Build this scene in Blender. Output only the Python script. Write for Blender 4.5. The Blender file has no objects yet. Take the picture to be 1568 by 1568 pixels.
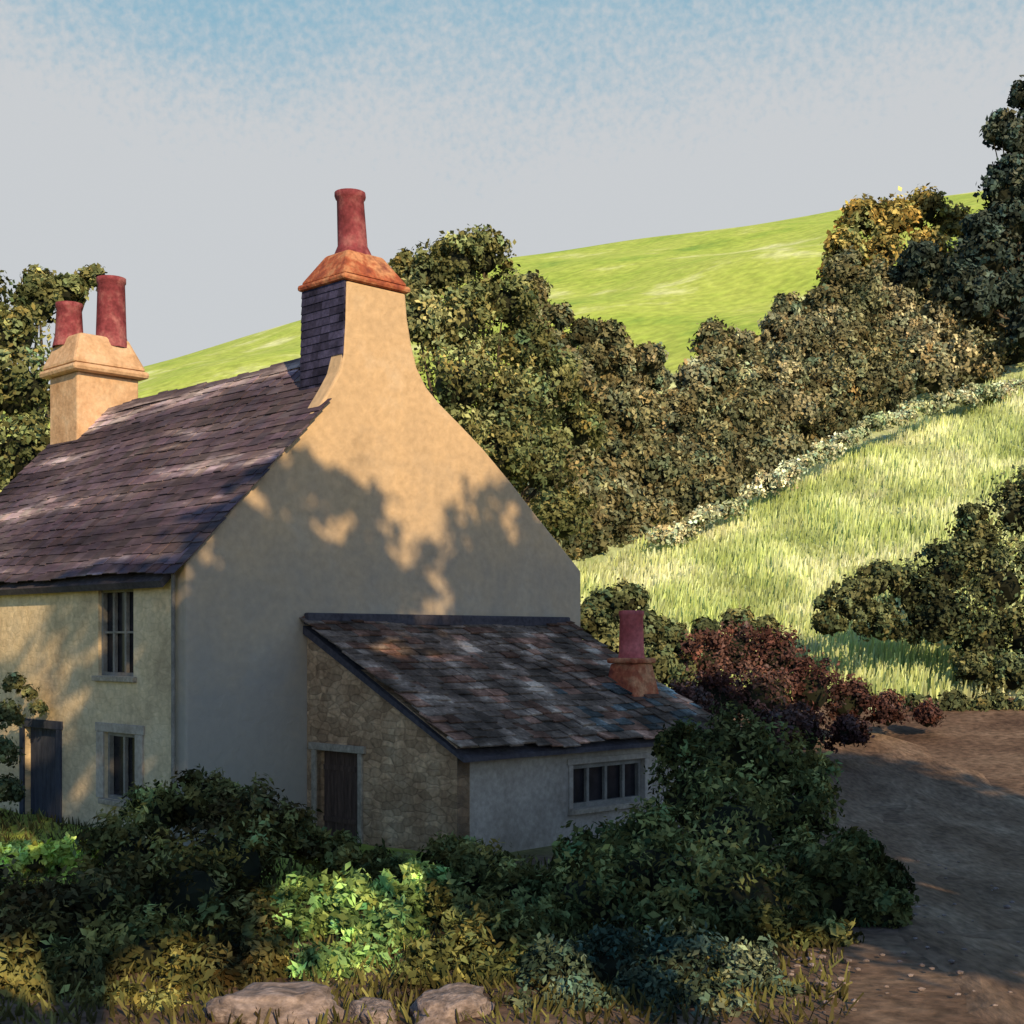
import bpy, math, numpy as np, bmesh, time
from mathutils import Vector, noise
T0=time.time()
rng=np.random.default_rng(7)
scene=bpy.context.scene
EYE=3.8; F=2125.0
def W(px,py,y):            # image pixel + chosen depth -> world position
    return ((px-784)/F*y, y, EYE+(980-py)/F*y)

# ---------------------------------------------------------------- materials
def nt(name):
    m=bpy.data.materials.new(name); m.use_nodes=True
    t=m.node_tree; t.nodes.clear(); return m,t
def ramp(t,cols):
    r=t.nodes.new('ShaderNodeValToRGB'); e=r.color_ramp.elements
    while len(e)<len(cols): e.new(0.5)
    for i,(p,c) in enumerate(cols):
        e[i].position=p; e[i].color=(*c,1)
    return r
def mat(name,cols,scale=1.0,stretch=(1,1,1),bump=0.3,bscale=12,rough=.9,tint=False,rot=(0,0,0),detail=6,fine=.25,cracks=None,bdist=.03,crk=(.8,.82,1.15),spec=.2):
    m,t=nt(name); N=t.nodes; L=t.links
    out=N.new('ShaderNodeOutputMaterial'); b=N.new('ShaderNodeBsdfPrincipled')
    b.inputs['Roughness'].default_value=rough
    b.inputs['Specular IOR Level'].default_value=spec
    tc=N.new('ShaderNodeTexCoord'); mp=N.new('ShaderNodeMapping')
    mp.inputs['Scale'].default_value=stretch; mp.inputs['Rotation'].default_value=rot
    L.new(tc.outputs['Object'],mp.inputs['Vector'])
    n=N.new('ShaderNodeTexNoise'); n.inputs['Scale'].default_value=scale; n.inputs['Detail'].default_value=detail; n.inputs['Roughness'].default_value=.62
    L.new(mp.outputs[0],n.inputs['Vector'])
    r=ramp(t,cols); L.new(n.outputs['Fac'],r.inputs[0]); col=r.outputs[0]
    n2=None
    if fine or bump:
        n2=N.new('ShaderNodeTexNoise'); n2.inputs['Scale'].default_value=bscale; n2.inputs['Detail'].default_value=5
        L.new(mp.outputs[0],n2.inputs['Vector'])
    if fine:
        mr=N.new('ShaderNodeMapRange'); mr.inputs[1].default_value=.3; mr.inputs[2].default_value=.7
        mr.inputs[3].default_value=1-fine; mr.inputs[4].default_value=1+fine
        L.new(n2.outputs['Fac'],mr.inputs[0])
        v=N.new('ShaderNodeVectorMath'); v.operation='SCALE'; L.new(col,v.inputs[0]); L.new(mr.outputs[0],v.inputs['Scale']); col=v.outputs[0]
    hgt=None
    if cracks:
        nw=N.new('ShaderNodeTexNoise'); nw.inputs['Scale'].default_value=3; L.new(tc.outputs['Object'],nw.inputs['Vector'])
        wm=N.new('ShaderNodeVectorMath'); wm.operation='MULTIPLY_ADD'; wm.inputs[1].default_value=(.12,.12,.12); L.new(nw.outputs['Color'],wm.inputs[0]); L.new(tc.outputs['Object'],wm.inputs[2])
        mp2=N.new('ShaderNodeMapping'); mp2.inputs['Scale'].default_value=(1,1,2.3); L.new(wm.outputs[0],mp2.inputs['Vector'])
        vo=N.new('ShaderNodeTexVoronoi'); vo.feature='DISTANCE_TO_EDGE'; vo.inputs['Scale'].default_value=cracks; vo.inputs['Randomness'].default_value=.75
        L.new(mp2.outputs[0],vo.inputs['Vector'])
        vc=N.new('ShaderNodeTexVoronoi'); vc.inputs['Scale'].default_value=cracks; vc.inputs['Randomness'].default_value=.75; L.new(mp2.outputs[0],vc.inputs['Vector'])
        mr2=N.new('ShaderNodeMapRange'); mr2.inputs[1].default_value=0; mr2.inputs[2].default_value=.12; mr2.inputs[3].default_value=crk[0]; mr2.inputs[4].default_value=1
        L.new(vo.outputs['Distance'],mr2.inputs[0])
        sx=N.new('ShaderNodeSeparateColor'); L.new(vc.outputs['Color'],sx.inputs[0])
        mr3=N.new('ShaderNodeMapRange'); mr3.inputs[3].default_value=crk[1]; mr3.inputs[4].default_value=crk[2]; L.new(sx.outputs[0],mr3.inputs[0])
        mm=N.new('ShaderNodeMath'); mm.operation='MULTIPLY'; L.new(mr2.outputs[0],mm.inputs[0]); L.new(mr3.outputs[0],mm.inputs[1])
        v=N.new('ShaderNodeVectorMath'); v.operation='SCALE'; L.new(col,v.inputs[0]); L.new(mm.outputs[0],v.inputs['Scale']); col=v.outputs[0]
        hgt=mr2.outputs[0]
    if tint:
        a=N.new('ShaderNodeAttribute'); a.attribute_name='tint'
        v=N.new('ShaderNodeVectorMath'); v.operation='MULTIPLY'; L.new(col,v.inputs[0]); L.new(a.outputs['Color'],v.inputs[1]); col=v.outputs[0]
    L.new(col,b.inputs['Base Color'])
    if bump:
        bp=N.new('ShaderNodeBump'); bp.inputs['Strength'].default_value=bump; bp.inputs['Distance'].default_value=bdist
        h=n2.outputs['Fac']
        if hgt is not None:
            ad=N.new('ShaderNodeMath'); ad.operation='ADD'; L.new(h,ad.inputs[0]); L.new(hgt,ad.inputs[1]); h=ad.outputs[0]
        L.new(h,bp.inputs['Height']); L.new(bp.outputs[0],b.inputs['Normal'])
    L.new(b.outputs[0],out.inputs[0])
    return m
def leafmat(name,a,b_,c,scale=.6,trans=0):
    m,t=nt(name); N=t.nodes; L=t.links
    out=N.new('ShaderNodeOutputMaterial'); d=N.new('ShaderNodeBsdfDiffuse')
    tc=N.new('ShaderNodeTexCoord'); n=N.new('ShaderNodeTexNoise'); n.inputs['Scale'].default_value=scale; n.inputs['Detail'].default_value=2
    L.new(tc.outputs['Object'],n.inputs['Vector']); r=ramp(t,[(.34,a),(.5,b_),(.66,c)]); L.new(n.outputs['Fac'],r.inputs[0])
    at=N.new('ShaderNodeAttribute'); at.attribute_name='tint'
    v=N.new('ShaderNodeVectorMath'); v.operation='MULTIPLY'; L.new(r.outputs[0],v.inputs[0]); L.new(at.outputs['Color'],v.inputs[1])
    L.new(v.outputs[0],d.inputs[0])
    if trans:
        tr=N.new('ShaderNodeBsdfTranslucent'); mx=N.new('ShaderNodeMixShader'); mx.inputs[0].default_value=trans
        L.new(v.outputs[0],tr.inputs[0]); L.new(d.outputs[0],mx.inputs[1]); L.new(tr.outputs[0],mx.inputs[2]); L.new(mx.outputs[0],out.inputs[0])
    else: L.new(d.outputs[0],out.inputs[0])
    return m
def paint_shade(m,grey,amt,z0,z1):      # shade painted into the wall colour: mottled grey, mostly low down
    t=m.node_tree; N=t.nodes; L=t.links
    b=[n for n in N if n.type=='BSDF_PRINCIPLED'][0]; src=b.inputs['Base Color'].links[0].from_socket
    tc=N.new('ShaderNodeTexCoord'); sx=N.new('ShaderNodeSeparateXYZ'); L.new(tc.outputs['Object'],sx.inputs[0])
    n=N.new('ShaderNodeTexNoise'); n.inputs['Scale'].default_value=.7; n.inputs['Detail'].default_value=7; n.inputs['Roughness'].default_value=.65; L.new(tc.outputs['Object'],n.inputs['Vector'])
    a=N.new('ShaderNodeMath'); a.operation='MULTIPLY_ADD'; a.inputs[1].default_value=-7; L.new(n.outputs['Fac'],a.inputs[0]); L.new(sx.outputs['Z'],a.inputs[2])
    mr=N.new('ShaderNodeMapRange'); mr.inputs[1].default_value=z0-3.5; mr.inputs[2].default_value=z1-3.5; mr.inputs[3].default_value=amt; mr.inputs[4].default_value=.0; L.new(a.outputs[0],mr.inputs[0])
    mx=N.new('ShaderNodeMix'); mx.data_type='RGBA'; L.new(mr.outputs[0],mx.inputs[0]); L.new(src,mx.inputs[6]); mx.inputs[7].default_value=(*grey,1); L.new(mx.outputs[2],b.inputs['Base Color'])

M_plaster=mat('ochre_limewash',[(.28,(.45,.32,.20)),(.42,(.54,.385,.24)),(.55,(.58,.41,.25)),(.75,(.62,.48,.34))],scale=.6,bump=.8,bscale=6,fine=.11)
paint_shade(M_plaster,(.27,.265,.26),.75,2.5,7.6)
M_plaster2=mat('ochre_front_wall',[(.25,(.44,.32,.20)),(.5,(.66,.50,.31)),(.75,(.72,.58,.40))],scale=.9,bump=.6,bscale=8,fine=.15,cracks=3.0,crk=(.88,.92,1.07))
paint_shade(M_plaster2,(.33,.30,.27),.35,-1,4)
M_stack=mat('stack_limewash',[(.28,(.45,.32,.20)),(.5,(.56,.40,.245)),(.75,(.62,.48,.34))],scale=.9,bump=.8,bscale=6,fine=.12)
M_cream=mat('grey_render',[(.25,(.27,.22,.18)),(.5,(.38,.32,.27)),(.8,(.50,.43,.37))],scale=.9,bump=.5,bscale=11,fine=.18)
M_rubble=mat('rubble_stone',[(.25,(.26,.14,.075)),(.5,(.46,.285,.165)),(.78,(.62,.44,.28))],scale=1.3,bump=.7,bscale=10,fine=.25,cracks=3.2,crk=(.72,.70,1.25))
M_brick=mat('chimney_brick',[(.3,(.17,.045,.035)),(.46,(.36,.10,.05)),(.60,(.52,.25,.13)),(.75,(.22,.07,.05))],scale=2.2,bump=.8,bscale=12,fine=.25)
M_ochst=mat('chimney_stone',[(.3,(.42,.25,.14)),(.5,(.60,.39,.24)),(.75,(.64,.49,.34))],scale=1.5,bump=.6,bscale=10,fine=.15)
M_pot=mat('clay_pot',[(.3,(.12,.025,.032)),(.5,(.22,.048,.06)),(.72,(.36,.14,.14))],scale=2.6,bump=.4,bscale=12,fine=.25,rough=.85)
M_slate=mat('slate',[(.32,(.040,.030,.042)),(.45,(.08,.060,.075)),(.54,(.13,.098,.108)),(.62,(.46,.37,.37)),(.72,(.17,.13,.145))],scale=.8,stretch=(1,.16,1),bump=.5,bscale=14,fine=.25,tint=True,spec=.10)
M_slate2=mat('mossy_slate',[(.32,(.05,.040,.037)),(.46,(.10,.08,.07)),(.56,(.19,.15,.13)),(.66,(.46,.39,.34))],scale=1.0,stretch=(1,1,1),bump=.5,bscale=14,fine=.3,tint=True,spec=.05)
M_slatedk=mat('slate_deck',[(.3,(.045,.04,.05)),(.7,(.09,.08,.09))],bump=0,spec=.05)
M_frame=mat('painted_frame',[(.3,(.16,.14,.12)),(.7,(.30,.27,.24))],scale=3,bump=.2,bscale=25,fine=.12)
M_wood=mat('old_wood',[(.3,(.05,.028,.022)),(.7,(.13,.08,.06))],scale=2,stretch=(6,6,.6),bump=.4,bscale=12)
M_bluewood=mat('blue_door_paint',[(.3,(.025,.028,.045)),(.7,(.055,.06,.085))],scale=2,stretch=(5,5,.7),bump=.3,bscale=10)
M_lintel=mat('lintel_stone',[(.3,(.26,.21,.16)),(.7,(.4,.33,.26))],scale=3,bump=.5,bscale=14)
M_glass=mat('window_glass',[(.3,(.012,.012,.014)),(.7,(.035,.03,.035))],scale=3,bump=.05,bscale=2,rough=.2,fine=0)
M_bark=mat('bark',[(.3,(.05,.035,.025)),(.7,(.14,.11,.08))],scale=2,stretch=(3,3,.5),bump=.8,bscale=8)
M_rock=mat('boulder_stone',[(.3,(.10,.08,.075)),(.5,(.21,.165,.155)),(.75,(.38,.31,.30))],scale=2.5,bump=1,bscale=7,fine=.35)
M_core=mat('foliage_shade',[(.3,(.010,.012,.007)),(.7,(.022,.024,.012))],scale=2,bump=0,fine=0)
M_far=mat('far_field_grass',[(.32,(.22,.36,.06)),(.43,(.37,.49,.08)),(.55,(.45,.54,.11)),(.66,(.68,.73,.36))],scale=.07,stretch=(1,1.1,1),bump=.3,bscale=.9,fine=.22,bdist=.4,detail=9)
M_mid=mat('meadow_grass',[(.30,(.32,.40,.14)),(.45,(.43,.53,.22)),(.57,(.54,.63,.33)),(.70,(.66,.73,.48))],scale=.34,stretch=(1.9,.42,.3),bump=.4,bscale=2.0,fine=.16,bdist=.3)
M_road=mat('dirt_road',[(.30,(.09,.053,.036)),(.5,(.17,.11,.078)),(.72,(.28,.20,.145))],scale=.6,stretch=(1.6,.45,1),bump=1,bscale=7,fine=.4)

def ground_mat():
    m=mat('garden_earth',[(.28,(.07,.04,.03)),(.5,(.14,.09,.065)),(.75,(.22,.155,.115))],scale=.6,bump=1,bscale=6,fine=.45)
    t=m.node_tree; N=t.nodes; L=t.links
    b=[n for n in N if n.type=='BSDF_PRINCIPLED'][0]
    src=b.inputs['Base Color'].links[0].from_socket
    tc=N.new('ShaderNodeTexCoord'); sx=N.new('ShaderNodeSeparateXYZ'); L.new(tc.outputs['Object'],sx.inputs[0])
    n=N.new('ShaderNodeTexNoise'); n.inputs['Scale'].default_value=.45; n.inputs['Detail'].default_value=5; L.new(tc.outputs['Object'],n.inputs['Vector'])
    def win(sock,mul,lo,hi):
        a=N.new('ShaderNodeMath'); a.operation='MULTIPLY_ADD'; L.new(n.outputs['Fac'],a.inputs[0]); a.inputs[1].default_value=mul; L.new(sock,a.inputs[2])
        mr=N.new('ShaderNodeMapRange'); mr.inputs[1].default_value=lo; mr.inputs[2].default_value=hi; L.new(a.outputs[0],mr.inputs[0]); return mr
    ax=win(sx.outputs['X'],7,4.5,1.0); ay=win(sx.outputs['Y'],5,20,23)
    pr=N.new('ShaderNodeMath'); pr.operation='MULTIPLY'; L.new(ax.outputs[0],pr.inputs[0]); L.new(ay.outputs[0],pr.inputs[1])
    r=ramp(t,[(.3,(.10,.15,.03)),(.5,(.28,.34,.05)),(.7,(.42,.45,.10))])
    n2=N.new('ShaderNodeTexNoise'); n2.inputs['Scale'].default_value=1.5; n2.inputs['Detail'].default_value=8; L.new(tc.outputs['Object'],n2.inputs['Vector']); L.new(n2.outputs['Fac'],r.inputs[0])
    mx=N.new('ShaderNodeMix'); mx.data_type='RGBA'; L.new(pr.outputs[0],mx.inputs[0]); L.new(src,mx.inputs[6]); L.new(r.outputs[0],mx.inputs[7])
    L.new(mx.outputs[2],b.inputs['Base Color']); return m
M_near=ground_mat()

# ---------------------------------------------------------------- mesh helpers
def link(o,parent=None):
    scene.collection.objects.link(o)
    if parent: o.parent=parent
    return o
def empty(name,loc=(0,0,0),rz=0):
    e=bpy.data.objects.new(name,None); e.location=loc; e.rotation_euler=(0,0,rz); return link(e)
class MB:
    def __init__(s): s.v=[]; s.f=[]; s.t=[]
    def poly(s,pts,tint=None):
        i=len(s.v); s.v+= [tuple(p) for p in pts]; s.f.append(tuple(range(i,i+len(pts)))); s.t+=[tint or (1,1,1)]*len(pts)
    def hexa(s,p,tint=None):
        i=len(s.v); s.v+=[tuple(q) for q in p]; s.t+=[tint or (1,1,1)]*8
        for f in ((3,2,1,0),(4,5,6,7),(0,1,5,4),(1,2,6,5),(2,3,7,6),(3,0,4,7)): s.f.append(tuple(i+k for k in f))
    def box(s,x0,x1,y0,y1,z0,z1,tint=None,tx=0,ty=0):
        s.hexa([(x0,y0,z0),(x1,y0,z0),(x1,y1,z0),(x0,y1,z0),(x0+tx,y0+ty,z1),(x1-tx,y0+ty,z1),(x1-tx,y1-ty,z1),(x0+tx,y1-ty,z1)],tint)
    def extr(s,pts,axis,a,b):
        n=len(pts); i=len(s.v)
        for w in (a,b):
            for (u,z) in pts: s.v.append((u,w,z) if axis=='y' else (w,u,z))
        s.t+=[(1,1,1)]*(2*n)
        s.f.append(tuple(range(i,i+n))); s.f.append(tuple(range(i+2*n-1,i+n-1,-1)))
        for k in range(n): s.f.append((i+k,i+(k+1)%n,i+n+(k+1)%n,i+n+k))
    def lathe(s,prof,cx,cy,n=20,lean=(0,0),tint=None):
        i=len(s.v); z0=prof[0][1]
        for r,z in prof:
            for k in range(n):
                a=2*math.pi*k/n; s.v.append((cx+lean[0]*(z-z0)+r*math.cos(a),cy+lean[1]*(z-z0)+r*math.sin(a),z)); s.t.append(tint or (1,1,1))
        for j in range(len(prof)-1):
            for k in range(n):
                s.f.append((i+j*n+k,i+j*n+(k+1)%n,i+(j+1)*n+(k+1)%n,i+(j+1)*n+k))
    def obj(s,name,m,parent=None,bevel=0,smooth=False):
        me=bpy.data.meshes.new(name); me.from_pydata(s.v,[],s.f)
        ca=me.color_attributes.new('tint','FLOAT_COLOR','POINT')
        ca.data.foreach_set('color',np.array([(*c,1) for c in s.t],dtype=np.float32).ravel())
        me.materials.append(m); me.validate(); me.update()
        o=bpy.data.objects.new(name,me); link(o,parent)
        bm=bmesh.new(); bm.from_mesh(me); bmesh.ops.recalc_face_normals(bm,faces=bm.faces); bm.to_mesh(me); bm.free()
        if smooth: me.polygons.foreach_set('use_smooth',[True]*len(me.polygons))
        if bevel:
            b=o.modifiers.new('b','BEVEL'); b.width=bevel; b.segments=2; b.limit_method='ANGLE'
        return o
def quads(name,V,T,m,parent=None):
    n=len(V)//4
    me=bpy.data.meshes.new(name); me.vertices.add(4*n); me.vertices.foreach_set('co',V.astype(np.float32).ravel())
    me.loops.add(4*n); me.loops.foreach_set('vertex_index',np.arange(4*n,dtype=np.int32))
    me.polygons.add(n); me.polygons.foreach_set('loop_start',np.arange(0,4*n,4,dtype=np.int32))
    try: me.polygons.foreach_set('loop_total',np.full(n,4,dtype=np.int32))
    except Exception: pass
    ca=me.color_attributes.new('tint','FLOAT_COLOR','POINT')
    ca.data.foreach_set('color',np.concatenate([np.repeat(T,4,0),np.ones((4*n,1))],1).astype(np.float32).ravel())
    me.materials.append(m); me.update(calc_edges=True)
    o=bpy.data.objects.new(name,me); link(o,parent); return o
def foliage(name,clumps,mt,leaf=.12,dens=1.0,parent=None,core=True,per=20,seed=0,subr=.34,spread=1.15,corescale=.66,contrast=1.0,round_=.5,part='leaves',wr=(.45,.75)):
    r=np.random.default_rng(seed+11)
    C=[];NM=[];T=[]
    for (x,y,z,rx,ry,rz) in clumps:
        area=4*math.pi*((rx*ry+ry*rz+rx*rz)/3)
        sr=max(subr*min(rx,ry,rz)*.7,leaf*1.3)
        k=max(6,int(dens*area/(sr*sr*2.2)))
        d=r.normal(size=(k,3)); d/=np.linalg.norm(d,axis=1)[:,None]
        d[:,2]=np.where(d[:,2]<-.45,-d[:,2],d[:,2])
        rad=r.uniform(.66,1.15,k)
        c=np.array([x,y,z])+d*np.array([rx,ry,rz])*rad[:,None]
        s_=sr*r.uniform(.5,1.5,k)
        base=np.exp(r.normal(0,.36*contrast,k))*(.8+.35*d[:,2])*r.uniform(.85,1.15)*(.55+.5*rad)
        hue=r.normal(0,.08,k)
        m=per
        q=r.normal(size=(k,m,3)); q/=np.linalg.norm(q,axis=2)[...,None]
        rr=r.uniform(.25,1.0,(k,m,1))*spread
        p=c[:,None,:]+q*rr*s_[:,None,None]
        n=q*.6+d[:,None,:]*.8+r.normal(size=(k,m,3))*round_
        n/=np.linalg.norm(n,axis=2)[...,None]
        tt=base[:,None]*r.uniform(.7,1.3,(k,m))
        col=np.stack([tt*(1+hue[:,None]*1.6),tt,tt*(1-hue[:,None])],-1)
        C.append(p.reshape(-1,3));NM.append(n.reshape(-1,3));T.append(col.reshape(-1,3))
    P=np.concatenate(C);Nn=np.concatenate(NM);T=np.clip(np.concatenate(T),.12,3.0)
    n=len(P)
    a=r.normal(size=(n,3)); u=np.cross(Nn,a); u/=np.linalg.norm(u,axis=1)[:,None]; v=np.cross(Nn,u)
    L=leaf*r.uniform(.5,1.4,n)[:,None]; w=L*r.uniform(*wr,n)[:,None]
    V=np.stack([P-u*L,P-v*w+u*L*.15+Nn*L*.12,P+u*L,P+v*w+u*L*.1+Nn*L*.12],1).reshape(-1,3)
    top=parent
    if parent is None and core: top=empty(name)
    o=quads(name if top is None else part,V,T,mt,top)
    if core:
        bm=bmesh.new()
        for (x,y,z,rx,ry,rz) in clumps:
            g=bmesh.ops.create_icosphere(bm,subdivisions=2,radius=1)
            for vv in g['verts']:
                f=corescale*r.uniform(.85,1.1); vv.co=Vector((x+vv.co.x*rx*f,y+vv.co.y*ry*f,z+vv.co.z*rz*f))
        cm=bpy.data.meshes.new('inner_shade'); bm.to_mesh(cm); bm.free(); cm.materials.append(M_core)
        link(bpy.data.objects.new('inner_shade_core',cm),top)
    return top or o

def limb(mb,a,b,r0,r1,n=8,bend=.15):
    a=Vector(a);b=Vector(b); d=(b-a); ax=d.normalized(); s=ax.cross(Vector((.3,.2,1))).normalized() if abs(ax.z)<.98 else Vector((1,0,0)); t=ax.cross(s)
    K=5; i=len(mb.v)
    off=(s*rng.uniform(-1,1)+t*rng.uniform(-1,1))*bend*d.length
    for j in range(K+1):
        f=j/K; c=a+d*f+off*math.sin(f*math.pi); rr=r0+(r1-r0)*f
        for k in range(n):
            an=2*math.pi*k/n; mb.v.append(tuple(c+(s*math.cos(an)+t*math.sin(an))*rr*rng.uniform(.9,1.1))); mb.t.append((1,1,1))
    for j in range(K):
        for k in range(n): mb.f.append((i+j*n+k,i+j*n+(k+1)%n,i+(j+1)*n+(k+1)%n,i+(j+1)*n+k))
def tree(name,base,crown,mt,leaf,trunk_r=.35,**kw):
    e=empty(name); mb=MB(); bx,by,bz=base
    lo=min(c[2] for c in crown)
    fork=(bx+.2,by,bz+(lo-bz)*.75+.3)
    limb(mb,(bx,by,bz-.5),fork,trunk_r,trunk_r*.7,12,.04)
    for c in crown: limb(mb,fork,(c[0],c[1],c[2]),trunk_r*.42,trunk_r*.08,7,.07)
    mb.obj('trunk_and_limbs',M_bark,e,smooth=True)
    foliage(name,crown,mt,leaf,parent=e,**kw)
    return e

# ---------------------------------------------------------------- terrain
TY=[-80,-5,0,12,24,30,38,45,60,75,90,120,160,220,260,350,700]
TR=[5,2.2,2.1,.1,0,0,.6,1.6,6,9.8,12.2,24,42,65,68,60,30]
TP=[0,0,0,0,0,.01,.02,.03,.03,.126,.25,.25,.2,.14,.12,.1,0]
TN=[0,0,0,0,0,0,0,0,0,.05,.1,.15,.22,.3,.28,.1,0]
def H(x,y):
    x=np.asarray(x,float);y=np.asarray(y,float)
    def sm(tab):
        acc=0
        for o,k in ((-3,.25),(0,.5),(3,.25)):
            acc=acc+k*np.interp(y+o*np.clip(y/60,.3,2.5),TY,tab)
        return acc
    xx=np.clip(x,-110,110)
    h=sm(TR)+np.where(xx>0,xx*sm(TP),xx*sm(TN))
    amp=np.clip((y-40)/60,0.12,2.0)
    h=h+amp*(.35*np.sin(x*.21+y*.13)+.25*np.sin(x*.09-y*.17+1))*np.clip((240-y)/100,0.2,1)
    return h
ys=np.concatenate([np.arange(-80,0,5),np.arange(0,60,.8),np.arange(60,130,2),np.arange(130,300,5),np.arange(300,701,25)])
xs=np.concatenate([np.arange(-400,-60,20),np.arange(-60,-24,3),np.arange(-24,32,1.0),np.arange(32,90,3),np.arange(90,401,20)])
X,Y=np.meshgrid(xs,ys); Z=H(X,Y)+ np.where((Y<60)&(Y>8),1,0)*rng.normal(0,.02,X.shape)
nx=len(xs);ny=len(ys)
me=bpy.data.meshes.new('ground'); V=np.stack([X,Y,Z],-1).reshape(-1,3)
fs=[(j*nx+i,j*nx+i+1,(j+1)*nx+i+1,(j+1)*nx+i) for j in range(ny-1) for i in range(nx-1)]
me.from_pydata(V.tolist(),[],fs)
for m in (M_near,M_mid,M_far): me.materials.append(m)
mi=[]
for j in range(ny-1):
    for i in range(nx-1):
        y=ys[j];x=xs[i]
        mi.append(0 if y<(43.5+1.2*math.sin(x)) else (1 if y<100 else 2))
me.polygons.foreach_set('material_index',mi); me.polygons.foreach_set('use_smooth',[True]*len(mi)); me.update()
link(bpy.data.objects.new('ground',me))

cl=[(9.5,-10),(8.2,4),(7.0,12),(7.6,20),(8.6,27),(9.2,34),(8.0,41),(6.6,46)]
cy=np.linspace(-10,46,90); cx=np.interp(cy,[c[1] for c in cl],[c[0] for c in cl]); cx=np.convolve(np.pad(cx,6,'edge'),np.ones(13)/13,'valid')
mb=MB(); rows=[]
us=np.linspace(-2.6,2.6,15)
for a,b in zip(cx,cy):
    row=[]
    for u in us:
        rut=-.06*math.exp(-((abs(u)-.9)/.28)**2)
        e_=-.04 if abs(u)>2.4 else .06
        xx=a+u+ (.15*math.sin(b*1.7) if abs(u)>2.1 else 0)
        row.append((xx,b,float(H(xx,b))+e_+rut+rng.normal(0,.01)))
    rows.append(row)
for r0,r1 in zip(rows[:-1],rows[1:]):
    for i in range(len(us)-1): mb.f.append(tuple(len(mb.v)+k for k in range(4))); mb.v+= [r0[i],r0[i+1],r1[i+1],r1[i]]; mb.t+=[(1,1,1)]*4
mb.obj('dirt_road',M_road)

# ---------------------------------------------------------------- cottage
cot=empty('stone_cottage',(-3.996,27.047,0),math.radians(45))
Z0=-.6
gp=[(-2.7,Z0),(7.96,Z0),(7.96,5.42),(7.2,6.03),(6.4,6.68),(5.6,7.35),(4.76,8.0),(4.1,8.44),(3.5,8.82),(3.12,9.12),(2.85,9.5),(2.7,9.95),(2.58,10.5),(2.53,11.0),(.98,11.0),(.95,10.2),(.9,9.5),(.8,9.15),(.6,8.82),(.3,8.38),(-.618,7.38),(-1.7,6.25),(-2.7,5.2)]
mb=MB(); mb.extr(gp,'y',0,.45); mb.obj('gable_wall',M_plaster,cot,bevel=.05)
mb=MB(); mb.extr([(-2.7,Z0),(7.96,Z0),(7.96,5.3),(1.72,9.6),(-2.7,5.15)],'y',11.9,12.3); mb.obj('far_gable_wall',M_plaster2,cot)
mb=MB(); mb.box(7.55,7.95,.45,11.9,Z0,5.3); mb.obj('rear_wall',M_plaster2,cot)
def wall(name,plane,axis,u0,u1,z0,z1,holes,m,th=.3):
    mb=MB(); us=sorted({u0,u1,*[h[0] for h in holes],*[h[1] for h in holes]}); zs=sorted({z0,z1,*[h[2] for h in holes],*[h[3] for h in holes]})
    def p(u,z,dp): return (plane+dp,u,z) if axis=='x' else (u,plane+dp,z)
    def inh(a,b): return any(h[0]<a<h[1] and h[2]<b<h[3] for h in holes)
    for i in range(len(us)-1):
        for j in range(len(zs)-1):
            if inh((us[i]+us[i+1])/2,(zs[j]+zs[j+1])/2): continue
            for dp in (0,th): mb.poly([p(us[i],zs[j],dp),p(us[i+1],zs[j],dp),p(us[i+1],zs[j+1],dp),p(us[i],zs[j+1],dp)])
    for (a,b,c,d) in holes:
        mb.poly([p(a,c,0),p(b,c,0),p(b,c,th),p(a,c,th)]);mb.poly([p(a,d,0),p(b,d,0),p(b,d,th),p(a,d,th)])
        mb.poly([p(a,c,0),p(a,d,0),p(a,d,th),p(a,c,th)]);mb.poly([p(b,c,0),p(b,d,0),p(b,d,th),p(b,c,th)])
    return mb.obj(name,m,cot)
def window(plane,axis,u0,u1,z0,z1,mull,trans,inset=.12,fw=.07,tag='window',sill=True):
    def bx(mb,ua,ub,za,zb,da,db):
        if axis=='x': mb.box(plane+da,plane+db,ua,ub,za,zb)
        else: mb.box(ua,ub,plane+da,plane+db,za,zb)
    mb=MB()
    bx(mb,u0,u0+fw,z0,z1,inset-.05,inset+.04); bx(mb,u1-fw,u1,z0,z1,inset-.05,inset+.04)
    bx(mb,u0+fw,u1-fw,z0,z0+fw,inset-.05,inset+.04); bx(mb,u0+fw,u1-fw,z1-fw,z1,inset-.05,inset+.04)
    for k in range(1,mull+1):
        c=u0+(u1-u0)*k/(mull+1); bx(mb,c-.035,c+.035,z0+fw,z1-fw,inset-.035,inset+.035)
    for k in range(1,trans+1):
        c=z0+(z1-z0)*k/(trans+1); bx(mb,u0+fw,u1-fw,c-.02,c+.02,inset-.02,inset+.025)
    mb.obj(tag+'_frame',M_frame,cot)
    mb=MB(); bx(mb,u0+.02,u1-.02,z0+.02,z1-.02,inset+.05,inset+.06); mb.obj(tag+'_glass',M_glass,cot)
    if sill:
        mb=MB(); bx(mb,u0-.12,u1+.12,z0-.11,z0-.003,-.09,.1); mb.obj(tag+'_sill',M_lintel,cot,bevel=.015)
def surround(plane,axis,u0,u1,z0,z1,w,m,name,proud=.04,head=.18):
    mb=MB()
    def bx(ua,ub,za,zb):
        if axis=='x': mb.box(plane-proud,plane+.06,ua,ub,za,zb)
        else: mb.box(ua,ub,plane-proud,plane+.06,za,zb)
    bx(u0-w,u0-.003,z0,z1); bx(u1+.003,u1+w,z0,z1); bx(u0-w-.04,u1+w+.04,z1+.003,z1+head); mb.obj(name,m,cot,bevel=.012)
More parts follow.
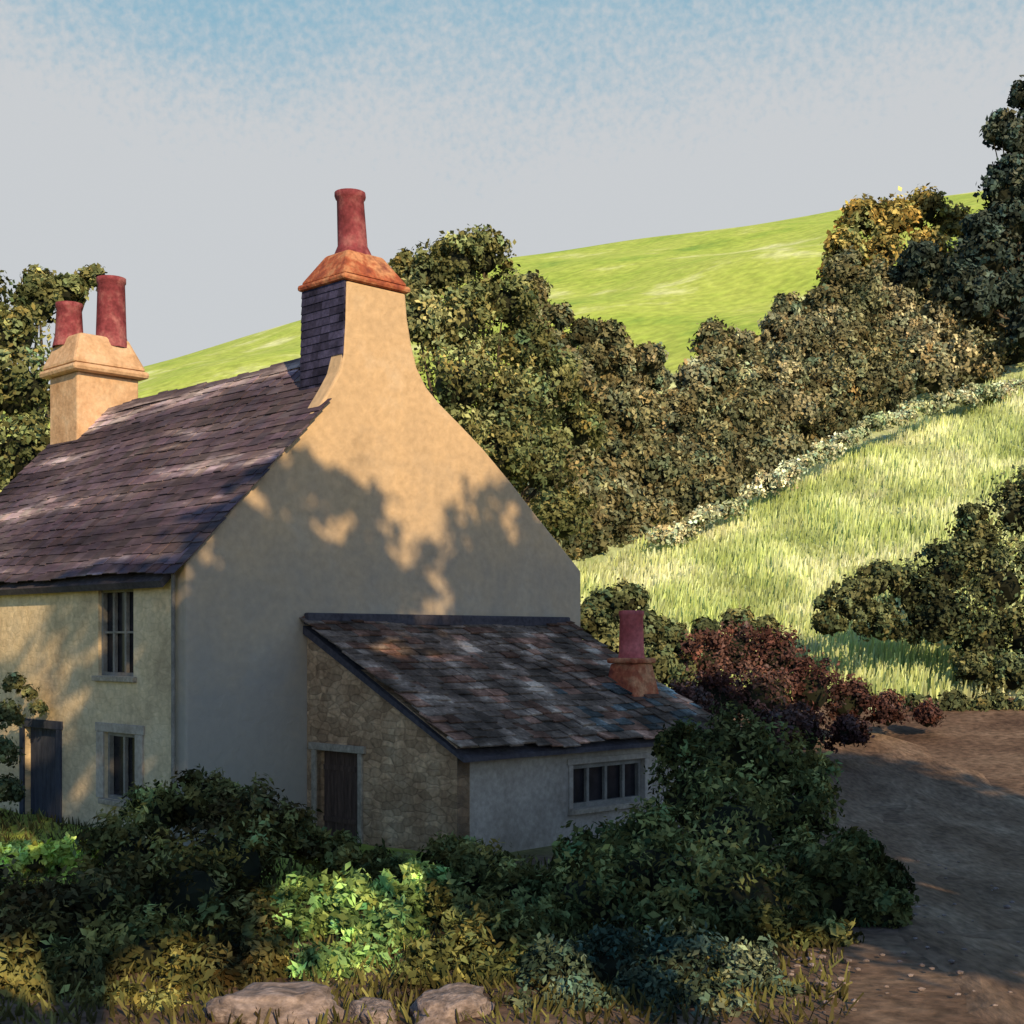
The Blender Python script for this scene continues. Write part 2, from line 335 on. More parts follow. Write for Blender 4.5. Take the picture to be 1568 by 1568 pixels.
fh=[(1.85,3.2,3.1,4.8),(1.75,2.95,.7,2.0),(4.9,6.35,-.1,1.95),(7.9,9.2,3.2,4.75),(8.1,9.3,.7,2.0)]
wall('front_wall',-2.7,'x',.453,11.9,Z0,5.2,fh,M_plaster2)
window(-2.7,'x',1.85,3.2,3.1,4.8,2,1,tag='bedroom_window')
window(-2.7,'x',1.75,2.95,.7,2.0,1,0,tag='parlour_window')
window(-2.7,'x',7.9,9.2,3.2,4.75,1,2,tag='far_bedroom_window'); window(-2.7,'x',8.1,9.3,.7,2.0,1,1,tag='far_parlour_window')
surround(-2.7,'x',1.75,2.95,.7,2.0,.28,M_cream,'parlour_surround')
surround(-2.7,'x',4.9,6.35,-.1,1.95,.2,M_bluewood,'door_surround')
mb=MB()
for k in range(8): mb.box(-2.58,-2.53+.004*(k%2),4.9+k*.181,4.9+k*.181+.172,-.1,1.95)
mb.obj('front_door',M_bluewood,cot)
mb=MB(); mb.lathe([(.04,-.3),(.04,5.0)],-2.78,.3,n=8); mb.obj('drainpipe',M_frame,cot,smooth=True)

def slates(name,A,B,d_of,m,gauge=.27,wid=.34,seed=1):
    r=np.random.default_rng(seed); mb=MB()
    A=np.array(A);B=np.array(B); L=np.linalg.norm(B-A); dr=(B-A)/L; nr=np.array([-dr[1],dr[0]])
    if nr[1]<0: nr=-nr
    n=int(L/gauge)
    for k in range(n+1):
        s0=L-k*gauge; s1=max(s0-gauge*1.55,0)
        f=s0/L; d0,d1=d_of(f); d=d0-r.uniform(0,.1)
        rowt=r.uniform(.74,1.3)
        while d<d1:
            w=wid*r.uniform(.7,1.3); e=min(d+w,d1+.02)
            if e-d<.05: break
            j=r.normal(0,.02); t_=.016*r.uniform(.7,1.5); lift=.026+abs(r.normal(0,.008))
            lo=A+dr*(s0+j); hi=A+dr*s1
            lo_b=lo+nr*lift; lo_t=lo+nr*(lift+t_); hi_b=hi+nr*.004; hi_t=hi+nr*(.004+t_)
            sw=.035*math.sin(d*.9+k*.15)+.05*math.sin(d*.35)
            tt=rowt*r.uniform(.78,1.24); c=(tt*r.uniform(.94,1.1),tt,tt*r.uniform(.94,1.15))
            P=lambda q,dd:(q[0],dd,q[1]+sw)
            mb.hexa([P(lo_b,d+.004),P(lo_b,e-.004),P(hi_b,e-.004),P(hi_b,d+.004),P(lo_t,d+.004),P(lo_t,e-.004),P(hi_t,e-.004),P(hi_t,d+.004)],c)
            d=e
    return mb.obj(name,m,cot)
RA=(1.72,9.74);RB=(-3.0,4.97)
slates('main_roof_slates',RA,RB,lambda f:(-.1,12.45) if f>.30 else (.47,12.45),M_slate,seed=3)
slates('main_roof_rear_slates',RA,(8.25,5.2),lambda f:(.47,12.45),M_slate,seed=4,gauge=.4,wid=.6)
mb=MB(); mb.extr([(1.72,9.62),(-2.97,4.88),(-2.9,4.76),(1.72,9.42),(8.1,5.0),(8.2,5.1)],'y',.46,12.4); mb.obj('roof_deck',M_slatedk,cot)
mb=MB(); d=1.5
while d<12.2:
    o_=.035*math.sin(d*.9)+.05*math.sin(d*.35)
    mb.extr([(1.5,9.58+o_),(1.72,9.84+o_+rng.normal(0,.012)),(1.94,9.64+o_),(1.72,9.7+o_)],'y',d+.006,d+.42); d+=.43
mb.obj('ridge_tiles',M_slate,cot)
def taperbox(mb,x0,x1,y0,y1,z0,X0,X1,Y0,Y1,z1): mb.hexa([(x0,y0,z0),(x1,y0,z0),(x1,y1,z0),(x0,y1,z0),(X0,Y0,z1),(X1,Y0,z1),(X1,Y1,z1),(X0,Y1,z1)])
mb=MB(); taperbox(mb,.9,2.7,.452,1.5,8.2,.98,2.53,.452,1.42,11.0); mb.obj('gable_chimney_stack',M_stack,cot,bevel=.03)
r=np.random.default_rng(5); mb=MB()
for k in range(13):
    z=8.85+k*.167; y=.02+ (0 if k%2 else -.1)
    while y<1.42:
        w=.26*r.uniform(.8,1.2); a=max(y,.02); b=min(y+w,1.44)
        if b-a>.03:
            tt=r.uniform(.45,1.2); xo=.945+(max(z,9.3)-9.5)*.025; mb.hexa([(xo-.06,a,z),(xo,a,z),(xo,b-.006,z),(xo-.06,b-.006,z),(xo-.03,a,z+.24),(xo,a,z+.24),(xo,b-.006,z+.24),(xo-.03,b-.006,z+.24)],(tt*.9,tt*.95,tt*1.35))
        y+=w
mb.obj('chimney_darkening_slates',mat('darkening_slate',[(.3,(.03,.028,.04)),(.6,(.08,.072,.10))],scale=2,bump=.4,tint=True,spec=.08),cot)  # slates added to darken the stack's left face, which the sun lights
mb=MB(); mb.box(.86,2.62,-.08,1.52,11.003,11.14); taperbox(mb,.9,2.58,-.05,1.48,11.143,1.28,2.2,.33,1.1,11.75); mb.obj('gable_chimney_cap',M_brick,cot,bevel=.06)
mb=MB(); mb.lathe([(.42,11.66),(.38,11.8),(.31,11.95),(.28,12.9),(.31,12.93),(.325,12.98),(.32,13.06),(.24,13.07),(.22,12.4)],1.72,.72,lean=(-.04,.03)); mb.obj('gable_chimney_pot',M_pot,cot,smooth=True)
mb=MB(); mb.box(.85,2.6,10.85,12.35,8.0,10.65); mb.obj('far_chimney_stack',M_ochst,cot,bevel=.05)
mb=MB(); mb.box(.65,2.8,10.6,12.6,10.653,10.85); taperbox(mb,.68,2.75,10.65,12.55,10.853,1.0,2.4,11.0,12.2,11.7); mb.obj('far_chimney_cap',M_ochst,cot,bevel=.09)
mb=MB()
for (t,d,h,r_) in ((2.05,11.3,1.6,.36),(1.2,11.95,.9,.33)):
    mb.lathe([(r_*1.3,11.45),(r_*1.1,11.75),(r_*.98,11.7+h-.15),(r_*1.06,11.7+h-.12),(r_*1.06,11.7+h),(r_*.8,11.7+h),(r_*.75,11.9)],t,d)
mb.obj('far_chimney_pots',M_pot,cot,smooth=True)

# ------- lean-to
wall('lean_to_front_wall',-4.31,'y',0.001,7.28,Z0,1.97,[(2.95,5.05,.62,1.45)],M_cream)
mb=MB(); th=.3
def tz(d): return 4.06+ (d)*(4.06-1.95)/4.31
for a,b,zb in [(-4.31,-1.62,Z0),(-1.62,-.32,1.68),(-.32,-0.003,Z0)]:
    mb.hexa([(0,a,zb),(th,a,zb),(th,b,zb),(0,b,zb),(0,a,tz(a)),(th,a,tz(a)),(th,b,tz(b)),(0,b,tz(b))])
mb.obj('lean_to_end_wall',M_rubble,cot)
mb=MB()
mb.hexa([(6.98,-4.0,Z0),(7.28,-4.0,Z0),(7.28,0,Z0),(6.98,0,Z0),(6.98,-4.0,tz(-4)),(7.28,-4.0,tz(-4)),(7.28,0,tz(0)),(6.98,0,tz(0))]); mb.obj('lean_to_far_wall',M_rubble,cot)
mb=MB()
mb.box(-.05,.12,-.32,-.2,-.1,1.68);mb.box(-.05,.12,-1.74,-1.62,-.1,1.68);mb.box(-.06,.12,-1.82,-.12,1.683,1.82)
mb.obj('lean_to_door_frame',M_lintel,cot,bevel=.01)
mb=MB()
for k in range(6): mb.box(.17,.21+.004*(k%2),-1.60+k*.213,-1.60+k*.213+.204,-.1,1.67)
mb.box(.14,.169,-1.58,-.34,.3,.4);mb.box(.14,.169,-1.58,-.34,1.3,1.4)
mb.obj('lean_to_door',M_wood,cot)
window(-4.31,'y',2.95,5.05,.62,1.45,3,0,tag='dairy_window',fw=.09)
surround(-4.31,'y',2.95,5.05,.62,1.45,.12,M_cream,'dairy_surround',head=.12,proud=.03)
r=np.random.default_rng(9); mb=MB()
A=np.array([0.0,4.24]);B=np.array([-4.62,1.93]);L=np.linalg.norm(B-A);dr=(B-A)/L; nr=np.array([dr[1],-dr[0]]); nr=nr if nr[1]>0 else -nr
k=0
while k*.27<L:
    s0=L-k*.27; s1=max(s0-.42,0); t=-.14-r.uniform(0,.07); rowt=r.uniform(.8,1.2)
    while t<7.4:
        w=.36*r.uniform(.7,1.35); e=min(t+w,7.45)
        if e-t<.05: break
        lift=.032+abs(r.normal(0,.012)); th_=.024*r.uniform(.7,1.6); lo=A+dr*(s0+r.normal(0,.025)); hi=A+dr*s1
        sag=-.09*math.sin(math.pi*(t+.1)/7.5)+.03*math.sin(t*2+k*.3)
        tt=rowt*r.uniform(.6,1.45); c=(tt*1.08,tt,tt*.92)
        if t>3.7 and s0>L*.6 and r.random()<.3: c=(tt*.6,tt*.85,tt*1.0)
        elif r.random()<.25: c=(tt*1.3,tt*.9,tt*.75)
        Pq=lambda q,x,o:(x,q[0]+nr[0]*o,q[1]+nr[1]*o+sag)
        mb.hexa([Pq(lo,t+.004,lift),Pq(lo,e-.004,lift),Pq(hi,e-.004,.004),Pq(hi,t+.004,.004),Pq(lo,t+.004,lift+th_),Pq(lo,e-.004,lift+th_),Pq(hi,e-.004,.004+th_),Pq(hi,t+.004,.004+th_)],c)
        t=e
    k+=1
mb.obj('lean_to_slates',M_slate2,cot)
mb=MB(); mb.hexa([(-.1,-4.58,1.70),(7.4,-4.58,1.70),(7.4,-.003,3.92),(-.1,-.003,3.92),(-.1,-4.58,1.78),(7.4,-4.58,1.78),(7.4,-.003,4.08),(-.1,-.003,4.08)]); mb.obj('lean_to_deck',M_slatedk,cot)
mb=MB(); mb.box(-.1,7.4,-.2,-.003,4.1,4.33,ty=.03); mb.obj('lean_to_flashing',M_slatedk,cot,bevel=.03)
mb=MB(); taperbox(mb,5.9,6.9,-3.35,-2.35,2.2,6.08,6.72,-3.17,-2.53,3.3); mb.box(6.02,6.78,-3.23,-2.47,3.303,3.42); mb.obj('lean_to_chimney_stack',M_brick,cot,bevel=.04)
mb=MB(); mb.lathe([(.3,3.40),(.27,3.5),(.25,4.3),(.27,4.33),(.27,4.42),(.2,4.43),(.18,3.9)],6.4,-2.85); mb.obj('lean_to_chimney_pot',mat('pink_clay_pot',[(.3,(.34,.07,.07)),(.7,(.52,.15,.15))],scale=2,bump=.3),cot,smooth=True)

# ---------------------------------------------------------------- foliage
L_dark=leafmat('dark_leaf',(.055,.06,.025),(.09,.10,.036),(.165,.165,.06),trans=.15)
L_hazel=leafmat('hazel_leaf',(.055,.068,.04),(.095,.112,.055),(.16,.18,.09),.5)
L_brown=leafmat('bramble_leaf',(.05,.04,.02),(.085,.08,.03),(.18,.18,.06),.8)
L_green=leafmat('fresh_leaf',(.12,.20,.08),(.19,.31,.10),(.32,.45,.16),1.5,.2)
L_blue=leafmat('bluegreen_leaf',(.04,.062,.045),(.068,.10,.068),(.14,.18,.125),1.5)
L_pine=leafmat('pine_needles',(.035,.05,.045),(.05,.068,.058),(.085,.10,.08),.3)
L_olive=leafmat('olive_leaf',(.115,.118,.065),(.175,.175,.10),(.29,.28,.18),.16)
L_ash=leafmat('ash_leaf',(.11,.125,.055),(.17,.185,.08),(.25,.265,.13),.2)
L_gold=leafmat('golden_leaf',(.16,.15,.06),(.30,.24,.08),(.36,.36,.15),.25)
L_pale=leafmat('pale_hedge_leaf',(.26,.32,.18),(.42,.47,.30),(.62,.63,.46),.3)
L_yel=leafmat('yellow_grass',(.26,.36,.06),(.44,.52,.10),(.56,.60,.16),1.0)
L_brack=leafmat('bracken',(.055,.027,.026),(.085,.044,.04),(.13,.075,.065),.8)
L_mead=leafmat('meadow_blades',(.38,.48,.19),(.54,.63,.31),(.72,.77,.50),.25,.3)

def C(px,py,y,r,ax=1,ay=1,az=1):
    x,yy,z=W(px,py,y); R=r*y/F; return (x,y,z,R*ax,R*ay,R*az)
tp=([600,640,700,740,790,830,880,930,1000,1040,1090,1140,1200,1260,1300,1400,1480,1600,1700],[480,400,372,360,420,500,490,520,530,585,540,500,480,430,400,400,390,380,370])
bt=([600,800,900,1000,1100,1200,1300,1400,1568,1700],[860,880,885,830,775,715,650,605,570,560])
cl=[]; px=800
while px<1680:
    yt=np.interp(px,*tp)+rng.uniform(-18,20); yb=np.interp(px,*bt)
    Yd=62+(px-800)*.045
    n=max(2,int((yb-yt)/38))
    for k in range(n+1):
        f=k/n; rr=rng.uniform(20,40)*(1.25-.4*f)
        py=yb-14-(yb-yt-rr-10)*f
        cl.append(C(px+rng.uniform(-16,16),py,Yd+7*f+rng.uniform(-1.5,1.5),rr,1,1,rng.uniform(.9,1.4)))
    px+=rng.uniform(26,38)
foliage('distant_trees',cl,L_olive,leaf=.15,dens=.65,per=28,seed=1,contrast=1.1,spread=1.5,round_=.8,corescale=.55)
tb=(-1.2,56,float(H(-1.2,56)))
cr=[C(650,430,56,42),C(700,405,56,40),C(742,400,57,38),C(640,500,55,50),C(700,500,56,58),C(770,470,57,46),C(800,540,58,46),C(700,590,55,70),C(780,620,56,56),C(840,590,58,50),C(760,700,55,60),C(830,720,57,56),C(860,800,57,45),C(880,660,60,42),C(622,415,56,22),C(690,680,54,50)]
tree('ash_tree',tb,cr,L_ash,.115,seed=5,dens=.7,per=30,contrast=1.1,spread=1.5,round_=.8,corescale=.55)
cr=[C(1320,340,100,30),C(1370,345,101,34),C(1420,325,102,28),C(1295,385,99,28),C(1460,350,103,28),C(1350,400,99,40),C(1420,400,100,40),C(1285,430,98,26),C(1470,410,101,36)]
b=W(1370,560,100); tree('golden_tree',(b[0],100,float(H(b[0],100))),cr,L_gold,.2,seed=6,dens=.65,per=26,contrast=1.3,spread=1.6,round_=.8,corescale=.5)
q=94
cr=[C(1575,150,q,24),C(1556,215,q,32),C(1600,230,q,50),C(1548,275,q,30),C(1590,300,q,55),C(1548,350,q,40),C(1600,380,q,60),C(1510,400,q-1,42),C(1470,440,q-2,34),C(1410,400,q-2,26),C(1560,450,q,55),C(1500,465,q-2,40),C(1532,190,q,16),C(1395,430,q-2,20),C(1520,210,q,12),C(1540,300,q,34),C(1500,350,q-1,20),C(1580,510,q-4,36)]
b=W(1590,560,q); tree('pine_tree',(b[0],q,float(H(b[0],q))),cr,L_pine,.2,seed=7,dens=.65,per=26,spread=1.5,round_=.8)
cr=[C(20,520,46,46),C(60,470,47,34),C(105,450,48,24),C(-40,480,46,60),C(30,600,45,60),C(-60,600,45,80),C(40,700,45,60),C(-40,720,45,80),C(60,440,50,24),C(140,430,50,18),C(10,800,44,50)]
tree('hawthorn_tree',(-17,46,float(H(-17,46))),cr,L_ash,.11,seed=8,dens=.6,per=26,contrast=1.2,spread=1.5,round_=.8)
cl=[]
for px in range(1010,1700,6):
    py=np.interp(px,[1000,1100,1200,1300,1400,1568,1700],[832,780,724,667,624,592,584]); Yd=59+(px-900)*.045
    cl.append(C(px+rng.uniform(-4,4),py+rng.uniform(-5,12),Yd,rng.uniform(3,11),2.0,1.2,rng.uniform(.5,.9)))
foliage('field_hedge',cl,L_pale,leaf=.11,dens=.6,per=10,seed=12,spread=2.2,round_=.9)
r=np.random.default_rng(40); n=60000
yy=43.8+47*r.random(n); xx=yy*r.uniform(-.02,.46,n)
k=(yy < (60+ (xx/yy*F+784-900)*.045)+3)&((yy>46)|(xx>8))
xx=xx[k];yy=yy[k]; n=len(xx); patch=np.sin(xx*.9+yy*.31)*np.sin(xx*.37-yy*.23+2)
z=H(xx,yy); h=r.uniform(.25,.75,n)*(1+.4*patch); wd=r.uniform(.03,.08,n); ln=r.normal(.12,.14,n); ly=r.normal(0,.15,n); an=r.uniform(-.7,.7,n)
dx=np.cos(an)*wd;dy=np.sin(an)*wd
V=np.stack([np.stack([xx-dx,yy-dy,z-.05],1),np.stack([xx+dx,yy+dy,z-.05],1),np.stack([xx+dx*.3+ln*h,yy+dy*.3+ly*h,z+h],1),np.stack([xx-dx*.3+ln*h,yy-dy*.3+ly*h,z+h*.97],1)],1).reshape(-1,3)
tt=np.clip(np.exp(r.normal(0,.24,n))*(1+.2*patch),.4,1.9); T=np.stack([tt*1.02,tt,tt*r.uniform(.8,1.2,n)],1)
quads('meadow_grass',V,T,L_mead)
cl=[C(a[0],a[1],a[2]+5,a[3]) for a in [(1300,930,40,36),(1345,895,40,30),(1275,960,40,20),(1400,920,41,46),(1350,965,40,34),(1450,880,41,46),(1500,840,42,42),(1560,790,42,50),(1530,900,41,70),(1600,860,42,80),(1430,965,40,40),(1500,990,40,50),(1580,980,40,64),(1490,1030,39,26),(1550,1040,39,36),(1450,950,40,50),(1600,760,43,50),(1490,795,42,20),(1258,925,40,10),(1262,955,40,13),(1600,1040,40,40)]]
foliage('hazel_shrub',cl,L_hazel,leaf=.085,dens=.6,per=28,seed=13,corescale=.5,spread=1.5,round_=.8)
cl=[C(*a) for a in [(930,940,38,34),(960,925,38,28),(905,960,37,30),(990,970,38,30),(1030,985,38,26),(1080,970,39,20),(1130,958,40,22),(1170,965,41,18),(1000,1030,37,40),(1060,1040,37,36),(940,1000,37,40)]]
foliage('boundary_hedge',cl,L_hazel,leaf=.08,dens=.65,per=26,seed=14,spread=1.4)
cl=[C(*a) for a in [(1080,1012,37,40),(1130,1005,38,44),(1190,1012,38,42),(1100,1080,35,50),(1170,1075,36,54),(1240,1060,37,46),(1050,1090,34,36),(1300,1080,38,34),(1230,1125,35,40),(1360,1092,39,28),(1300,1125,35,26),(1420,1100,39,20),(1180,1135,34,40)]]
foliage('bracken_bank',cl,L_brack,leaf=.06,dens=.65,per=28,seed=15,contrast=.8,spread=1.6,round_=.9)
cl=[C(px,1082+8*math.sin(px),42.5,rng.uniform(8,16)) for px in range(1400,1700,14)]
foliage('meadow_edge_hedge',cl,L_hazel,leaf=.09,dens=.6,per=18,seed=16,spread=1.5)
# foreground shrubs
wn=(.28,.6)
cl=[C(*a) for a in [(190,1310,20,60),(240,1250,21.5,44),(310,1235,21.7,50),(370,1258,21,54),(430,1283,20.7,50),(350,1330,19.5,80),(180,1400,18,90),(280,1390,18,95),(90,1440,17.5,80),(10,1430,18,80),(60,1500,16,90),(200,1490,16,90),(350,1460,16.5,80),(300,1530,15,70),(60,1570,14.6,70),(170,1580,14.4,70),(-10,1540,15,80),(250,1590,14.1,60),(120,1530,15.2,70),(400,1500,15.6,56)]]
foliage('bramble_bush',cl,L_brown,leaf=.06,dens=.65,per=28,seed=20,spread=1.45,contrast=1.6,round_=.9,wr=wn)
cl=[C(*a) for a in [(470,1400,18,52),(535,1415,18,66),(600,1400,18,52),(650,1370,18.4,42),(520,1470,17,65),(600,1465,17,60),(430,1440,17.5,50),(560,1510,16,58),(480,1515,15.5,52)]]
foliage('laurel_bush',cl,L_green,leaf=.065,dens=.6,per=26,seed=21,spread=1.4,contrast=1.4,round_=.9,wr=wn)
cl=[C(*a) for a in [(520,1320,21,38),(590,1345,20.5,36),(690,1330,20.8,46),(740,1350,20.2,50),(790,1390,19.5,60),(700,1430,18,70),(780,1460,17,70),(690,1495,16,64),(470,1300,21,30),(760,1525,15.4,60),(640,1525,15.2,50),(840,1440,17.5,60),(820,1500,15.8,50)]]
foliage('privet_bush',cl,L_dark,leaf=.06,dens=.6,per=26,seed=22,spread=1.4,round_=.9,contrast=1.4,wr=wn)
cl=[C(*a) for a in [(885,1330,21,46),(940,1320,21.2,48),(1000,1300,21,58),(1070,1225,22,72),(1120,1170,23,68),(1180,1190,23,70),(1220,1260,22,66),(1120,1290,21,100),(1010,1360,19.5,95),(900,1400,18.5,85),(1240,1345,20.5,65),(1130,1400,18.5,100),(1280,1380,19,60),(1040,1150,24,36),(1240,1200,22.5,40),(1310,1320,20,40),(1040,1440,17.2,70),(1170,1450,17.2,60),(1350,1410,18.5,44),(1260,1450,17.2,44),(1360,1350,20,30)]]
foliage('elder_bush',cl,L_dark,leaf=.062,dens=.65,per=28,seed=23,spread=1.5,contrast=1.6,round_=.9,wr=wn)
cl=[C(*a) for a in [(850,1510,15,58),(940,1495,15.2,62),(1040,1495,15.2,66),(1140,1510,15.2,55),(1200,1550,14.6,40),(990,1550,14.4,64),(880,1570,14.2,60),(1100,1575,14.1,64),(790,1585,14,50),(1010,1600,13.8,50)]]
foliage('lavender_bush',cl,L_blue,leaf=.045,dens=.6,per=28,seed=24,spread=1.5,round_=.9,wr=wn)
cl=[C(px,1322+rng.uniform(-10,14),22+rng.uniform(-1,1),rng.uniform(14,28)) for px in range(-30,160,14)]
foliage('lawn_tussocks',cl,L_yel,leaf=.06,dens=.7,per=24,seed=25,round_=.8)
cl=[C(*a) for a in [(8,1100,28.5,24),(20,1050,28.8,14),(0,1160,28.3,28),(5,1215,28,24),(60,1085,28.5,10),(45,1062,28.6,10)]]
foliage('climbing_rose',cl,L_hazel,leaf=.05,dens=.6,per=20,seed=26,core=False,spread=1.5)
r=np.random.default_rng(50); n=15000
yy=r.uniform(13.2,30,n); xx=yy*r.uniform(-.4,.24,n); k=(xx<4.4+np.sin(yy)*.4)&~((yy>23.5)&(xx>-8)); xx=xx[k];yy=yy[k];n=len(xx)
z=H(xx,yy); h=r.uniform(.06,.2,n); wd=r.uniform(.012,.035,n); an=r.uniform(0,3.1,n); dx=np.cos(an)*wd;dy=np.sin(an)*wd; ln=r.normal(0,.5,n);ly=r.normal(0,.5,n)
V=np.stack([np.stack([xx-dx,yy-dy,z-.03],1),np.stack([xx+dx,yy+dy,z-.03],1),np.stack([xx+dx*.3+ln*h,yy+dy*.3+ly*h,z+h],1),np.stack([xx-dx*.3+ln*h,yy-dy*.3+ly*h,z+h*.9],1)],1).reshape(-1,3)
tt=np.exp(r.normal(0,.4,n)); quads('verge_grass',V,np.stack([tt,tt,tt],1),L_brown)

def boulder(i,px,py,y,rx,rz,name='boulder'):
    bm=bmesh.new(); bmesh.ops.create_icosphere(bm,subdivisions=4,radius=1)
    for v in bm.verts:
        k=1+.34*noise.noise(v.co*1.2+Vector((i*5,0,0)))+.16*noise.noise(v.co*3.3+Vector((0,i*3,0)))+.06*noise.noise(v.co*8)
        v.co*=k; v.co.z=min(v.co.z,.7+.15*noise.noise(v.co*2))
    m_=bpy.data.meshes.new(name); bm.to_mesh(m_); bm.free(); m_.materials.append(M_rock)
    m_.polygons.foreach_set('use_smooth',[True]*len(m_.polygons))
    o=bpy.data.objects.new(name,m_); x,yy,z=W(px,py,y); s=y/F; o.location=(x,y,float(H(x,y))+rz*s*.1); o.scale=(rx*s,rx*s*.7,rz*s); o.rotation_euler=(0,0,i); link(o)
for i,a in enumerate([(440,1570,13.7,95,50),(690,1565,13.7,78,44),(570,1595,13.6,50,30),(370,1605,13.6,60,38)]): boulder(i,*a)
r=np.random.default_rng(60)
bm=bmesh.new()
for i in range(110):
    px=r.uniform(1200,1300) if i<34 else r.uniform(1250,1560); y=r.uniform(14.4,16.4) if i<34 else r.uniform(13.6,24); x=(px-784)/F*y; s=r.uniform(.012,.045)
    g=bmesh.ops.create_icosphere(bm,subdivisions=1,radius=s)
    for v in g['verts']: v.co=Vector((x+v.co.x*r.uniform(.8,1.5),y+v.co.y,float(H(x,y))+.06+v.co.z*.6))
m_=bpy.data.meshes.new('loose_stones'); bm.to_mesh(m_); bm.free(); m_.materials.append(M_rock); link(bpy.data.objects.new('loose_stones',m_))

# trees behind the viewpoint, across the lane (they throw the dappled shade)
def cro(pts): return [(x,-4,z,r,r*.8,r) for (x,z,r) in pts]
def oak(x,y,crown,sparse,seed):
    e=tree('oak_tree',(x,y,float(H(x,y))),cro(crown),L_dark,.30,trunk_r=.45,dens=.7,per=11,seed=seed,corescale=.75,spread=1.3,subr=.4)
    if sparse:
        foliage('s',cro(sparse),L_dark,.22,dens=.5,per=7,seed=seed+50,spread=1.5,subr=.5,core=False,parent=e,part='outer_twig_leaves')
        mb=MB()
        for c in cro(sparse): limb(mb,(c[0],c[1],c[2]-2.0),(c[0],c[1],c[2]),.05,.02,6,.1)
        mb.obj('outer_twigs',M_bark,e)
oak(8,-4,[(5.4,18.0,1.5),(7.1,20.2,1.5),(8.5,20.7,1.4),(6.6,17.3,2.2),(8.8,17.2,2.2),(10.6,18.0,1.6),(11.2,16.4,2.1),(10.6,14.8,2.2),(7.4,14.4,2.2),(5.2,14,1.9),(9.6,12.4,2)],
 [(6.0,20.7,.9),(6.7,22.1,.8),(7.5,22.8,.7),(8.6,22.8,.9),(9.4,21.9,.7),(10.1,21.9,.6),(11.0,20.4,.8),(9.8,20.3,.9),(11.9,21.6,.7),(5.1,19.8,.7),(10.7,22.6,.35),(9.2,23.4,.4),(5.4,21.5,.45)],31)
oak(14,-4,[(12.6,22.4,1.5),(13.9,22.8,1.8),(15.2,22.6,1.9),(12.8,19.8,1.9),(14.6,20,2.4),(16.6,21.4,2.0),(13.2,17.6,2.4),(15.8,18.4,2.4),(12.6,14.6,2.2),(15,14.8,2.2),(13.6,11.6,2)],
 [(11.8,23.8,.6),(12.4,24.7,.5),(13.3,25.0,.6),(14.4,24.9,.8),(15.6,24.7,.8)],32)
oak(2.5,-5,[(2.2,17.6,.8),(3.6,15.6,1.2),(1.4,14.2,1.1),(-2.4,12.6,1.8),(.2,11.2,1.7),(3.2,12.0,1.8),(3.9,18.4,.8)],
 [(1.2,20.2,.8),(2.8,20.6,.8),(3.8,20.0,.8),(.4,17.4,.9),(1.4,18.6,.7),(-.8,14.8,1.1),(4.2,17.0,.8),(2.6,16.2,.8),(1.0,16.0,.8)],33)
oak(20,-4,[(18.2,19.5,2.2),(20.4,20.6,2.2),(22.8,19.6,2.2),(18.4,16.2,2.2),(21,16.8,2.4),(23.4,16.4,2.2),(17.4,12.6,2),(20,13,2.2)],[],34)

# ---------------------------------------------------------------- world, sun, camera
EL=math.radians(26)
sd=Vector((.35*math.cos(EL),-.937*math.cos(EL),math.sin(EL))).normalized()
w=bpy.data.worlds.new("World"); scene.world=w; w.use_nodes=True
N=w.node_tree.nodes; Lk=w.node_tree.links; N.clear()
out=N.new('ShaderNodeOutputWorld'); bg=N.new('ShaderNodeBackground'); bg.inputs['Strength'].default_value=.12
sk=N.new('ShaderNodeTexSky'); sk.sky_type='NISHITA'; sk.sun_disc=False; sk.sun_elevation=EL; sk.sun_rotation=math.atan2(sd.x,sd.y); sk.air_density=1.0; sk.dust_density=.5; sk.ozone_density=1.6
sc=N.new('ShaderNodeVectorMath'); sc.operation='MULTIPLY'; sc.inputs[1].default_value=(.80,1.0,1.2); Lk.new(sk.outputs[0],sc.inputs[0])
tc=N.new('ShaderNodeTexCoord'); sx=N.new('ShaderNodeSeparateXYZ'); Lk.new(tc.outputs['Generated'],sx.inputs[0])
n1=N.new('ShaderNodeTexNoise'); n1.inputs['Scale'].default_value=4; n1.inputs['Detail'].default_value=3
n2=N.new('ShaderNodeTexNoise'); n2.inputs['Scale'].default_value=200; n2.inputs['Detail'].default_value=4
Lk.new(tc.outputs['Generated'],n1.inputs['Vector']); Lk.new(tc.outputs['Generated'],n2.inputs['Vector'])
a=N.new('ShaderNodeMath'); a.operation='MULTIPLY_ADD'; a.inputs[1].default_value=.20; Lk.new(n1.outputs['Fac'],a.inputs[0]); Lk.new(sx.outputs['Z'],a.inputs[2])
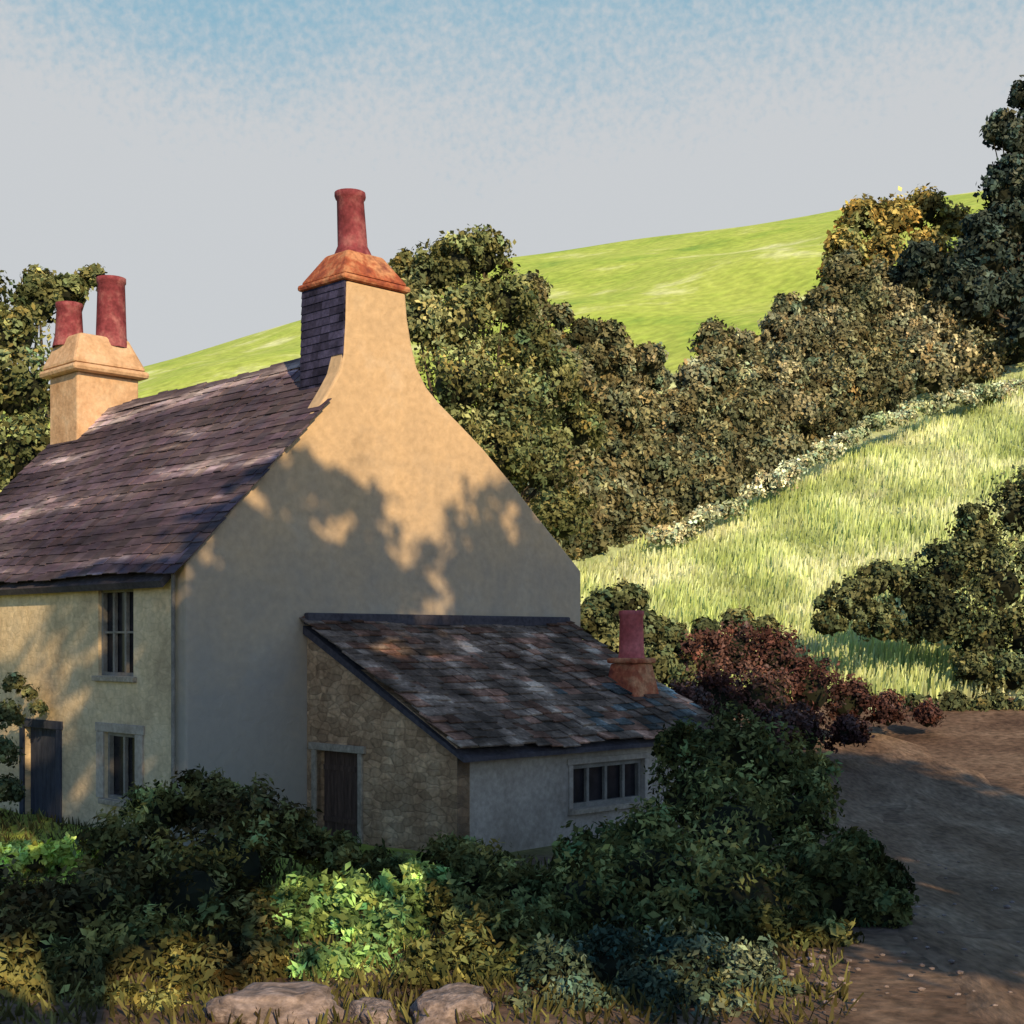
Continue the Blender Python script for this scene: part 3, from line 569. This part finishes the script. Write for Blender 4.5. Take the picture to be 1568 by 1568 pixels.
a2=N.new('ShaderNodeMath'); a2.operation='MULTIPLY_ADD'; a2.inputs[1].default_value=.11; Lk.new(n2.outputs['Fac'],a2.inputs[0]); Lk.new(a.outputs[0],a2.inputs[2])
mr=N.new('ShaderNodeMapRange'); mr.interpolation_type='SMOOTHSTEP'; mr.inputs[1].default_value=.50; mr.inputs[2].default_value=.62; mr.inputs[3].default_value=1; mr.inputs[4].default_value=0.0
Lk.new(a2.outputs[0],mr.inputs[0])
my=N.new('ShaderNodeMapRange'); my.interpolation_type='SMOOTHSTEP'; my.inputs[1].default_value=.0; my.inputs[2].default_value=.6; Lk.new(sx.outputs['Y'],my.inputs[0])
mc=N.new('ShaderNodeMix'); mc.data_type='RGBA'; m8=N.new('ShaderNodeMath'); m8.operation='MULTIPLY'; m8.inputs[1].default_value=.9; Lk.new(my.outputs[0],m8.inputs[0]); Lk.new(m8.outputs[0],mc.inputs[0]); Lk.new(sc.outputs[0],mc.inputs[6]); mc.inputs[7].default_value=(2.3,4.0,4.9,1)
mm=N.new('ShaderNodeMath'); mm.operation='MULTIPLY'; Lk.new(mr.outputs[0],mm.inputs[0]); Lk.new(my.outputs[0],mm.inputs[1])
mx=N.new('ShaderNodeMix'); mx.data_type='RGBA'; Lk.new(mm.outputs[0],mx.inputs[0]); Lk.new(mc.outputs[2],mx.inputs[6]); mx.inputs[7].default_value=(4.9,5.1,5.3,1)
Lk.new(mx.outputs[2],bg.inputs['Color']); Lk.new(bg.outputs[0],out.inputs[0])
sl=bpy.data.lights.new('sun','SUN'); sl.energy=5.0; sl.angle=math.radians(.4); sl.color=(1,.75,.42)
so=bpy.data.objects.new('sun',sl); so.rotation_euler=(-sd).to_track_quat('-Z','Y').to_euler(); so.location=(10,-20,30); link(so)
cam=bpy.data.cameras.new('camera'); cam.sensor_width=36; cam.lens=36*F/1568; cam.shift_y=(980-784)/1568; cam.clip_end=3000
co=bpy.data.objects.new('camera',cam); co.location=(0,0,EYE); co.rotation_euler=(math.radians(90),0,0); link(co); scene.camera=co
scene.view_settings.view_transform='Standard'; scene.view_settings.look='None'; scene.view_settings.exposure=0
